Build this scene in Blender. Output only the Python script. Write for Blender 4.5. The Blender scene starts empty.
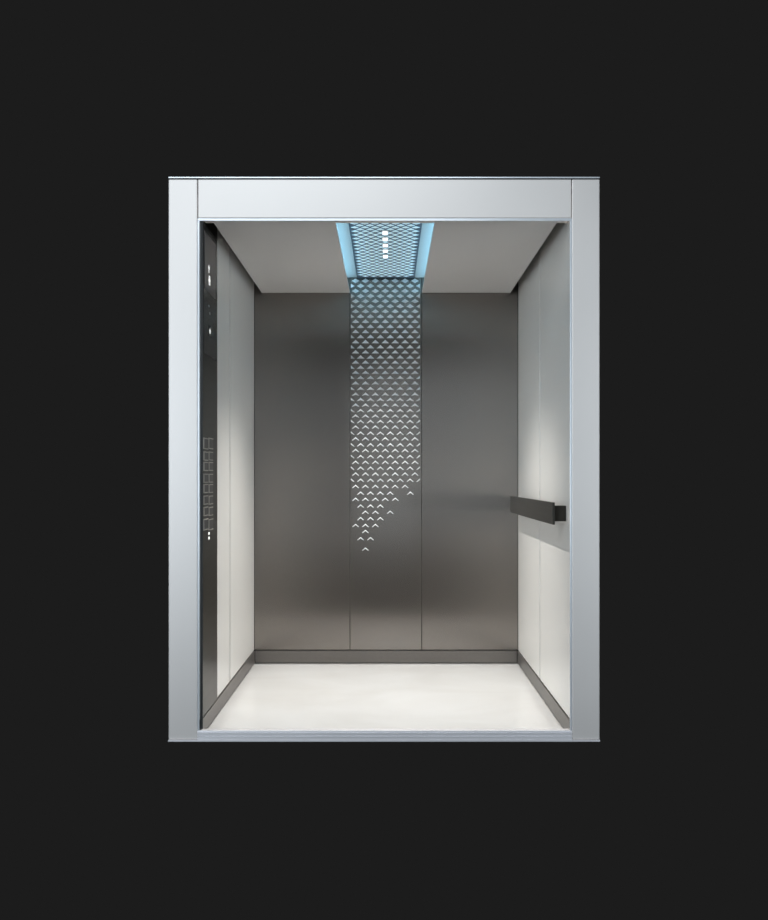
import bpy, bmesh, math
from mathutils import Vector, Matrix
S = bpy.context.scene
COL = S.collection
R = math.radians

# ---------------------------------------------------------------- materials
def mat(name, col, rough=.5, metal=0., emit=None, estr=0., brush=None, amt=.06, bump=0., coat=0., spec=.5):
    m = bpy.data.materials.new(name); m.use_nodes = True
    nt = m.node_tree; b = nt.nodes['Principled BSDF']
    b.inputs['Base Color'].default_value = (*col, 1)
    b.inputs['Roughness'].default_value = rough
    b.inputs['Metallic'].default_value = metal
    b.inputs['Coat Weight'].default_value = coat
    b.inputs['Specular IOR Level'].default_value = spec
    if emit:
        b.inputs['Emission Color'].default_value = (*emit, 1)
        b.inputs['Emission Strength'].default_value = estr
    if brush:
        tc = nt.nodes.new('ShaderNodeTexCoord'); mp = nt.nodes.new('ShaderNodeMapping')
        mp.inputs['Scale'].default_value = brush
        nz = nt.nodes.new('ShaderNodeTexNoise'); nz.inputs['Scale'].default_value = 1
        nz.inputs['Detail'].default_value = 4
        nt.links.new(tc.outputs['Object'], mp.inputs['Vector'])
        nt.links.new(mp.outputs['Vector'], nz.inputs['Vector'])
        mr = nt.nodes.new('ShaderNodeMapRange')
        mr.inputs['To Min'].default_value = 1-amt; mr.inputs['To Max'].default_value = 1+amt
        nt.links.new(nz.outputs['Fac'], mr.inputs['Value'])
        vm = nt.nodes.new('ShaderNodeVectorMath'); vm.operation = 'SCALE'
        vm.inputs[0].default_value = col
        nt.links.new(mr.outputs['Result'], vm.inputs['Scale'])
        nt.links.new(vm.outputs['Vector'], b.inputs['Base Color'])
        ml = nt.nodes.new('ShaderNodeMath'); ml.operation = 'MULTIPLY'; ml.inputs[1].default_value = rough
        nt.links.new(mr.outputs['Result'], ml.inputs[0]); nt.links.new(ml.outputs[0], b.inputs['Roughness'])
        if bump:
            bp = nt.nodes.new('ShaderNodeBump'); bp.inputs['Strength'].default_value = bump
            bp.inputs['Distance'].default_value = .001
            nt.links.new(nz.outputs['Fac'], bp.inputs['Height']); nt.links.new(bp.outputs['Normal'], b.inputs['Normal'])
    return m

steel = mat('brushed_steel', (.85,.80,.765), .48, .55, brush=(2,2,1.3), amt=.07)
steel_hi = mat('polished_steel_edge', (.88,.91,.95), .3, .5, brush=(1,30,4), amt=.04)
sill_m = mat('sill_aluminium', (.92,.90,.92), .5, .6, brush=(1,160,60), amt=.1)
bronze = mat('bronze_grey_metal', (.27,.247,.226), .27, .94, brush=(1.2,6,40), amt=.012)
def aniso(m, a, t):
    nt = m.node_tree; b = nt.nodes['Principled BSDF']; b.inputs['Anisotropic'].default_value = a
    c = nt.nodes.new('ShaderNodeCombineXYZ')
    for i in range(3): c.inputs[i].default_value = t[i]
    nt.links.new(c.outputs[0], b.inputs['Tangent'])
aniso(bronze, .95, (1,0,0))      # vertically brushed: blurs sideways
bronze_d = mat('dark_bronze_metal', (.050,.045,.037), .34, .75, brush=(6,3,60), amt=.06)
skirt_m = mat('skirting_metal', (.175,.162,.150), .38, .6, brush=(60,60,160), amt=.1)
rail_m = mat('handrail_metal', (.038,.034,.027), .45, .45, brush=(6,3,60), amt=.06)
black = mat('shadow_gap_black', (.012,.012,.013), .6, brush=(4,4,4))
white = mat('cream_white_laminate', (.80,.785,.755), .34, brush=(1.5,1.5,.7), amt=.02, coat=.1)
ceil_m = mat('grey_ceiling_panel', (.70,.68,.665), .6, brush=(1,1,1), amt=.015)
cove_m = mat('cove_white', (.42,.455,.46), .7, brush=(3,3,3), amt=.01)
roof_m = mat('roof_dark', (.03,.03,.032), .8, brush=(3,3,3))
lattice_m = mat('lattice_sheet_blue_grey', (.07,.11,.15), .5, .3, brush=(30,4,4), amt=.05)
facet_m = mat('pale_facet', (.90,.91,.92), .45, .0, brush=(5,5,5), amt=.02)
glassb = mat('black_glass_panel', (.035,.033,.032), .22, .0, brush=(4,4,1), amt=.1)
disp_m = mat('display_smoked_glass', (.075,.064,.064), .3, 0, brush=(4,4,3), amt=.1)
glyph_m = mat('lit_symbol', (.9,.9,.9), .4, 0, (1,.98,.95), .75)
glyph_d = mat('dim_symbol', (.35,.35,.35), .5, 0, brush=(9,9,9))
but_m = mat('button_face', (.05,.046,.042), .3, .4, brush=(9,9,9))
ring_m = mat('button_ring', (.6,.57,.52), .45, .5, brush=(9,9,9))
spot_m = mat('spot_lens', (.9,.9,.9), .4, 0, (1.0,.98,.95), 1.6)
led_m = mat('blue_led', (.9,.9,.9), .4, 0, (.37,.75,1.0), 11)
glow_m = mat('glowing_diamond', (.6,.7,.75), .5, 0, (.50,.74,.84), .58)  # emission stands in for light coming through the lattice
hall_m = mat('lamp_diffuser', (.9,.9,.9), .4)

def floor_mat():
    m = mat('cream_stone_floor', (.86,.84,.81), .2, 0)
    nt = m.node_tree; b = nt.nodes['Principled BSDF']
    tc = nt.nodes.new('ShaderNodeTexCoord')
    mp = nt.nodes.new('ShaderNodeMapping'); mp.inputs['Scale'].default_value = (1.1,1.6,1); mp.inputs['Rotation'].default_value=(0,0,.25)
    nz = nt.nodes.new('ShaderNodeTexNoise'); nz.inputs['Scale'].default_value = 1.6; nz.inputs['Detail'].default_value = 6; nz.inputs['Distortion'].default_value=.6
    cr = nt.nodes.new('ShaderNodeValToRGB')
    cr.color_ramp.elements[0].position=.32; cr.color_ramp.elements[0].color=(.80,.785,.765,1)
    cr.color_ramp.elements[1].position=.62; cr.color_ramp.elements[1].color=(.875,.87,.86,1)
    nt.links.new(tc.outputs['Object'], mp.inputs['Vector']); nt.links.new(mp.outputs['Vector'], nz.inputs['Vector'])
    nt.links.new(nz.outputs['Fac'], cr.inputs['Fac']); nt.links.new(cr.outputs['Color'], b.inputs['Base Color'])
    return m
floor_m = floor_mat()

# ---------------------------------------------------------------- helpers
def link(name, bm, m, parent=None, bevel=0, smooth=False):
    me = bpy.data.meshes.new(name); bm.normal_update(); bm.to_mesh(me); bm.free()
    o = bpy.data.objects.new(name, me); COL.objects.link(o)
    me.materials.append(m)
    if parent: 
        o.parent = parent
        o.matrix_parent_inverse = Matrix.Translation(parent.location).inverted()
    if bevel:
        md = o.modifiers.new('bevel', 'BEVEL'); md.width = bevel; md.segments = 2; md.limit_method = 'ANGLE'
    return o
def box(bm, x0,x1,y0,y1,z0,z1):
    v = [bm.verts.new((x,y,z)) for z in (z0,z1) for y in (y0,y1) for x in (x0,x1)]
    for f in ((0,2,3,1),(4,5,7,6),(0,1,5,4),(2,6,7,3),(0,4,6,2),(1,3,7,5)):
        bm.faces.new([v[i] for i in f])
    return bm
def B(*boxes):
    bm = bmesh.new()
    for b in boxes: box(bm, *b)
    return bm
def prism(bm, pts, d):
    """pts: 3-D outline; extruded by vector d"""
    d = Vector(d); a = [bm.verts.new(p) for p in pts]; b = [bm.verts.new(Vector(p)+d) for p in pts]
    bm.faces.new(a); bm.faces.new(b[::-1]); n = len(a)
    for i in range(n): bm.faces.new((a[i], b[i], b[(i+1)%n], a[(i+1)%n]))
def fix(bm):
    bmesh.ops.recalc_face_normals(bm, faces=bm.faces); return bm
def thing(name, label, cat, loc, group=None):
    o = bpy.data.objects.new(name, None); COL.objects.link(o); o.location = loc
    o.empty_display_size = .05
    o['label'] = label; o['category'] = cat
    if group: o['group'] = group
    return o
def tag(o, label, cat, group=None):
    o['label'] = label; o['category'] = cat
    if group: o['group'] = group
    return o
def struct(o): o['kind'] = 'structure'; return o

# ---------------------------------------------------------------- dimensions
XL, XR = -.753, .732          # inner wall planes
YB = 1.600                    # back wall plane
Y0 = .030                     # front of the car walls
ZC = 2.085                    # underside of the ceiling panels
SL, SR = -.214, .190          # slot / decorative panel
ZT = 2.172                    # recess top
T = .018
CX = (SL+SR)/2
SK = .073                     # skirting height

# ---------------------------------------------------------------- shell
fl = struct(link('floor', B((XL-.03, XR+.03, .052, YB+.03, -.002, 0)), floor_m))

def wall_side(name, x, s, panels):
    w = struct(link(name, fix(B((min(x+s*T, x+s*(T+.02)), max(x+s*T, x+s*(T+.02)), Y0, YB+.04, 0, ZT+.02))), black))
    for (a, b) in panels:
        p = link('wall_panel', fix(B((min(x, x+s*T), max(x, x+s*T), a, b, SK+.004, ZT))), white, w, bevel=.0012)
    return w
wl = wall_side('wall_left', XL, -1, ((Y0, .755), (.779, YB-.002)))
wr = wall_side('wall_right', XR, 1, ((Y0, .807), (.831, YB-.002)))

wb = struct(link('wall_back', B((XL-.03, XR+.03, YB+T, YB+T+.02, 0, ZT+.02)), black))
link('wall_panel', B((XL+.002, SL-.0015, YB, YB+T, SK+.005, ZT)), bronze, wb, bevel=.0012)
link('wall_panel', B((SR+.0015, XR-.002, YB, YB+T, SK+.005, ZT)), bronze, wb, bevel=.0012)

# skirting
G = .007
struct(link('baseboard_back', B((XL+.007, XR-.007, YB-.006, YB+T-.001, G, SK)), skirt_m, bevel=.001))
struct(link('baseboard_left', B((XL-T+.001, XL+.005, Y0, YB-.007, G, SK)), skirt_m, bevel=.001))
struct(link('baseboard_right', B((XR-.005, XR+T-.001, Y0, YB-.007, G, SK)), skirt_m, bevel=.001))

# ceiling: dark roof slab above, two suspended grey panels with a lit slot between
ce = struct(link('ceiling', B((XL-.03, XR+.03, Y0, YB+T, ZT+.012, ZT+.035)), roof_m))
link('ceiling_panel', B((-.710, SL, Y0+.012, YB-.004, ZC, ZC+.010)), ceil_m, ce, bevel=.001)['label'] = 'suspended grey panel left of the slot'
link('ceiling_panel', B((SR, .688, Y0+.012, YB-.004, ZC, ZC+.010)), ceil_m, ce, bevel=.001)['label'] = 'suspended grey panel right of the slot'
link('panel_upstand', B((-.600,-.590, Y0+.012, YB-.004, ZC+.0105, ZT+.011)), roof_m, ce)
link('panel_upstand', B((.568,.578, Y0+.012, YB-.004, ZC+.0105, ZT+.011)), roof_m, ce)

# ---------------------------------------------------------------- entrance frame
fr = thing('elevator_door_frame', 'brushed silver steel frame around the open elevator doorway', 'door frame', (-.015, .02, 0))
FL, FR, FT = -.8776, .8464, 2.2500
JL, JR = -.7624, .7362
HB = 2.0855
link('jamb', B((FL, JL, .02, .14, .0003, FT-.0095)), steel, fr, bevel=.003)
link('jamb', B((JR, FR, .02, .14, .0003, FT-.0095)), steel, fr, bevel=.003)
link('header', B((JL+.0022, JR-.0022, .02, .10, HB, FT-.0095)), steel, fr, bevel=.003)
link('top_cap', B((FL, FR, .018, .14, FT-.0055, FT)), steel_hi, fr, bevel=.001)
link('cap_gap', B((FL+.002, FR-.002, .0225, .138, FT-.0094, FT-.0056)), black, fr)
link('inner_lip', B((JL+.0002, -.7545, .022, .029, .037, 2.0745)), steel_hi, fr, bevel=.001)
link('inner_lip', B((.7280, JR-.0002, .022, .029, .037, 2.0745)), steel_hi, fr, bevel=.001)
link('inner_lip', B((JL+.0002, JR-.0002, .022, .029, 2.0748, HB-.0003)), steel_hi, fr, bevel=.001)

# sill: base plate under the whole frame, raised grooved threshold between the jambs
sill = thing('door_sill', 'grooved metallic threshold strip along the foot of the elevator doorway', 'door sill', (-.015,.03,0))
link('base_plate', B((FL, FR, .012, .051, -.006, .0)), sill_m, sill)
sb = bmesh.new()
pr_ = [(.051,.0005),(.051,.036),(.020,.036),(.019,.033),(.0225,.031),(.0225,.029),(.017,.027),(.017,.019),(.0215,.017),(.0215,.015),(.016,.013),(.016,.0005)]
prism(sb, [Vector((JL+.0003, a, b)) for a, b in pr_], (JR-JL-.0006,0,0)); fix(sb)
link('threshold', sb, sill_m, sill)

# ---------------------------------------------------------------- back decorative panel with chevrons
f = 971.; DZ = YB+3.862; MM = DZ/f        # metres per pixel on the back wall
def bx(px): return (px-388)*MM
def bz(py): return 1.05-(py-477)*MM
dp = thing('decorative_wall_panel', 'tall narrow metal strip with pale embossed chevrons down the middle of the rear wall', 'wall panel', (CX, YB, SK))
link('panel_sheet', B((SL+.0015, SR-.0015, YB, YB+T, SK+.005, ZT-.001)), bronze, dp, bevel=.0012)
full = [355.6+9.89*i for i in range(7)]
off  = [360.6+9.89*i for i in range(6)]
edge = [350.9, 419.9]
rows = []
y = 281.1; k = 0
while k < 20: rows.append((281.1+5.09*k, k)); k += 1
ylist = [383.3,388.8,394.4,399.7,405.2,410.7,416.1,421.6,427.1,433.2,438.8,444.8,450.5,456.6,462.3,468.2,474,480.2]
rows += [(yy, 20+i) for i, yy in enumerate(ylist)]
cells = []
for yy, k in rows:
    if k % 2 == 0: cells += [(x, yy, 0) for x in full]
    else: cells += [(x, yy, 0) for x in off] + [(edge[0], yy, 1), (edge[1], yy, -1)]
P = lambda v: 340+v/8.533
for yy, xs in ((486.4,(133,217,302,386,470,555)),(493.1,(176,260,344,428,600)),(499.2,(133,217,302,386,472)),(506,(176,260,344)),
               (512.2,(217,302,428)),(518.6,(176,260,344)),(525.4,(133,217,302)),(531.4,(217,)),(538.6,(176,260)),(549,(217,))):
    cells += [(P(x), yy, 0) for x in xs]
def lerp(t, tab):
    for (a, va), (b, vb) in zip(tab, tab[1:]):
        if t <= b: return va+(vb-va)*max(0,(t-a))/(b-a)
    return tab[-1][1]
cm = bmesh.new()
for x, yy, side in cells:
    up = lerp(yy, ((281,2.5),(330,2.5),(380,2.1),(480,1.7),(550,1.6)))*MM
    dn = lerp(yy, ((281,2.4),(300,2.2),(332,1.3),(380,1.1),(430,-.25),(480,-.55),(550,-.55)))*MM
    sh = lerp(yy, ((281,0),(300,.1),(332,1.2),(380,1.25),(430,1.4),(550,1.3)))*MM      # side corners drop
    w = lerp(yy, ((281,3.9),(330,3.7),(380,3.7),(480,3.3),(550,3.2)))*MM
    th = MM*lerp(yy, ((281,0.),(380,0.),(430,.45),(550,.3)))
    X, Z = bx(x), bz(yy)
    # the outline: apex, side corners, lower point (or notch)
    pr = lambda z: YB-.0015-max(0, (up-z))*.35        # the lower edge stands off the sheet
    o2 = [(0,up),(w,-sh)]
    if th: o2 += [(w-.3*MM,-sh-th)]
    o2 += [(0,-dn)]
    if th: o2 += [(-w+.3*MM,-sh-th)]
    o2 += [(-w,-sh)]
    if side: 
        o2 = [p for p in o2 if p[0]*side >= -1e-6]
        w2 = w
    verts = [Vector((X+a, pr(b), Z+b)) for a, b in o2]
    prism(cm, verts, (0,.0015,0))
fix(cm)
o = link('embossed_chevrons', cm, facet_m, dp)
o['label'] = 'pale staggered diamonds and chevrons thinning out downwards'

# ---------------------------------------------------------------- lit ceiling slot
ls = thing('ceiling_light_slot', 'blue lit recessed slot with a lattice sheet running down the ceiling centre', 'ceiling light', (CX, .8, ZT))
link('recess_tray', B((SL-.075, SR+.075, Y0+.013, YB-.004, ZT-.001, ZT+.008),
                     (SL-.083, SL-.076, Y0+.013, YB-.004, ZC+.0105, ZT+.008),
                     (SR+.076, SR+.083, Y0+.013, YB-.004, ZC+.0105, ZT+.008)), cove_m, ls)
PW = .162
link('lattice_sheet', B((CX-PW, CX+PW, Y0+.02, YB-.006, ZT-.0045, ZT-.0015)), lattice_m, ls)
lm = bmesh.new()
px_, py_ = .0455, .034
nrow = int((YB-.03-Y0-.03)/py_)
for r in range(nrow):
    yy = Y0+.045+r*py_
    nc = 7 if r % 2 == 0 else 6
    for c in range(nc):
        xx = CX+(c-(nc-1)/2)*px_
        w, h = .0185, .0180
        z = ZT-.0052
        pts = [Vector((xx, yy-h, z)), Vector((xx+w, yy, z)), Vector((xx, yy+h, z)), Vector((xx-w, yy, z))]
        prism(lm, pts, (0,0,.0014))  # solid diamond under the sheet, no hole cut; its glow is emission
fix(lm)
link('glowing_diamonds', lm, glow_m, ls)['label'] = 'pale self-glowing diamonds on the lattice'
for x in (SL-.052, SR+.052):
    link('led_strip', B((x-.010, x+.010, Y0+.05, YB-.04, ZC+.0105, ZC+.016)), led_m, ls)['label'] = 'blue light strip hidden above the panel edge'

SPOT = 33
names = ('nearest the doorway', 'second from the doorway', 'middle of the row of five', 'fourth from the doorway', 'nearest the rear wall')
for k, yy in enumerate((.531,.650,.772,.886,1.004)):
    s = thing('spotlight', 'small white spotlight in the blue ceiling slot, '+names[k], 'spotlight', (CX-.001, yy, ZT-.030), 'spotlights along the ceiling slot')
    a = CX-.001
    link('housing', B((a-.013, a+.013, yy-.029, yy+.029, ZT-.0175, ZT-.0125)), steel, s, bevel=.001)
    l = bpy.data.lights.new('spotlight_lamp', 'SPOT'); l.energy = SPOT; l.spot_size = R(96); l.spot_blend = 1.0; l.shadow_soft_size = .012; l.color = (1,.965,.915)
    lo = bpy.data.objects.new('spotlight_lamp', l); COL.objects.link(lo); lo.location = (a, yy, ZT-.035)
    link('lens', B((a-.011, a+.011, yy-.024, yy+.024, ZT-.0195, ZT-.0176)), spot_m, s)

# ---------------------------------------------------------------- handrail
hr = thing('handrail', 'dark bronze flat bar handrail fixed along the white right wall', 'handrail', (XR, .85, .90))
link('rail', B((.672, .682, .105, 1.475, .855, .946)), rail_m, hr, bevel=.0015)
for a in (.128, .76, 1.40):
    link('bracket', B((.6825, XR-.0003, a, a+.045, .868, .932)), rail_m, hr, bevel=.001)

# ---------------------------------------------------------------- control panel
XP = XL+.010
cp = thing('elevator_control_panel', 'tall dark car operating panel with buttons and display on the left wall', 'control panel', (XL, .2, SK))
link('faceplate', B((XL+.0003, XP, Y0+.002, .366, SK+.012, ZC+.06)), bronze_d, cp, bevel=.0015)
def on(px, py):   # a point of the picture on the faceplate's plane -> (Y, Z)
    Z = XP*f/(px-388); return Z-3.862, 1.05-(py-477)*Z/f
def plate(name, m, y0, y1, z0, z1, t=.002, parent=None, base=0., bevel=.0004):
    return link(name, B((XP+base+.0002, XP+base+t, y0, y1, z0, z1)), m, parent or cp, bevel=bevel)
link('edge_trim', B((XL+.0003, XP+.0005, Y0-.0005, Y0+.0018, .04, ZC+.06)), black, cp)
# dark glass field in the upper third, smoked display in it
plate('glass_field', glassb, Y0+.012, .350, 1.55, 2.075, .0022)
dsp = plate('display', disp_m, .055, .300, 1.812, 2.045, .0045)
def glyph(polys, yc, zc, h, m, parent, base, name='symbol', w=1.):
    bm = bmesh.new()
    for pl in polys:
        pts = [Vector((XP+base, yc+(a-.5)*h*w, zc+(b-.5)*h)) for a, b in pl]
        prism(bm, pts, (.0008,0,0))
    return link(name, fix(bm), m, parent)
arrow = [[(.5,1),(.95,.5),(.62,.5),(.62,0),(.38,0),(.38,.5),(.05,.5)]]
eight = [[(.1,.92),(.9,.92),(.9,1.05),(.1,1.05)],[(.1,.44),(.9,.44),(.9,.56),(.1,.56)],[(.1,-.05),(.9,-.05),(.9,.08),(.1,.08)],
         [(.1,.08),(.3,.08),(.3,.92),(.1,.92)],[(.7,.08),(.9,.08),(.9,.92),(.7,.92)]]
glyph(arrow, .140, 1.908, .034, glyph_m, dsp, .0048, 'arrow_symbol', 1.)
glyph(eight, .152, 1.862, .034, glyph_m, dsp, .0048, 'floor_number', 1.)
key = [[(.5+.5*math.cos(t*math.pi/6), .5+.5*math.sin(t*math.pi/6)) for t in range(12)]]
tri_l = [[(0,.5),(.45,0),(.45,1)]]; tri_r = [[(.55,0),(1,.5),(.55,1)]]
glyph(key, .155, 1.757, .010, glyph_d, cp, .0025, 'dim_symbol', 2.)
glyph(key, .175, 1.730, .012, glyph_d, cp, .0025, 'dim_symbol', 2.)
kb = glyph(key, .172, 1.655, .050, black, cp, .0025, 'key_switch', 1.4)
glyph(tri_l+tri_r, .172, 1.655, .022, glyph_m, kb, .0034, 'switch_symbol', 1.6)
# square push buttons, two columns, eight rows
rows_y = (443.6, 456.1, 466.4, 478.2, 488.5, 500, 511.3, 524.3)
for i, py in enumerate(rows_y):
    big = i in (0, 7)
    for c, yc in enumerate((.088, .200)):
        z = 1.05-(py-477)*(3.862+yc)/f
        hh = .019 if big else .0145; hw = .045 if big else .040
        b = plate('push_button', but_m, yc-hw, yc+hw, z-hh, z+hh, .0035)
        if big: b['label'] = 'larger push button'
        q = .0034
        link('button_ring', B((XP+.0002, XP+q+.001, yc-hw-.001, yc+hw+.001, z+hh+.0002, z+hh+.0036),
                              (XP+.0002, XP+q+.001, yc-hw-.001, yc+hw+.001, z-hh-.0036, z-hh-.0002),
                              (XP+.0002, XP+q+.001, yc-hw-.005, yc-hw-.0012, z-hh-.0036, z+hh+.0036)), ring_m, b)
for py in (533.4, 538.0):
    z = 1.05-(py-477)*4.03/f
    glyph(key, .165, z, .013, glyph_m, cp, .0003, 'indicator_light', 2.4)

# ---------------------------------------------------------------- added fill lights in front of the doorway
def area(name, loc, target, sx, sy, power, col=(1,1,1)):
    l = bpy.data.lights.new(name, 'AREA'); l.shape = 'RECTANGLE'; l.size = sx; l.size_y = sy; l.energy = power; l.color = col
    o = bpy.data.objects.new(name, l); COL.objects.link(o); o.location = loc
    o.rotation_euler = (Vector(target)-Vector(loc)).to_track_quat('-Z','Y').to_euler()
    return o
area('overhead_fill', (-.6,-2.6,3.3), (-.3,0,.6), 2.6, 1.2, 35, (.84,.93,1))  # unseen overhead fill, added to brighten the door frame
area('side_fill', (-3.2,-4.6,1.4), (-.6,0,1.1), 2.0, 2.2, 108, (.80,.91,1))  # added fill lamp, no real window; brightens the left jamb
area('side_fill', (3.3,-4.6,1.25), (.6,0,.9), 2.0, 2.4, 72, (.80,.91,1))  # weaker fill lamp added for the right jamb, no real window

# ---------------------------------------------------------------- camera, world
cam = bpy.data.cameras.new('camera'); co = bpy.data.objects.new('camera', cam); COL.objects.link(co)
co.location = (0,-3.862,1.05); co.rotation_euler = (R(90),0,0)
cam.lens = 971*36/920; cam.sensor_width = 36; cam.sensor_fit = 'AUTO'
cam.shift_x = (384-388)/920; cam.shift_y = 17/920
S.camera = co
w = bpy.data.worlds.new('world'); S.world = w; w.use_nodes = True
w.node_tree.nodes['Background'].inputs[0].default_value = (.0116,.0116,.0116,1)
w.node_tree.nodes['Background'].inputs[1].default_value = 1
S.view_settings.view_transform = 'Standard'; S.view_settings.look = 'None'
S.view_settings.exposure = 0; S.view_settings.gamma = 1
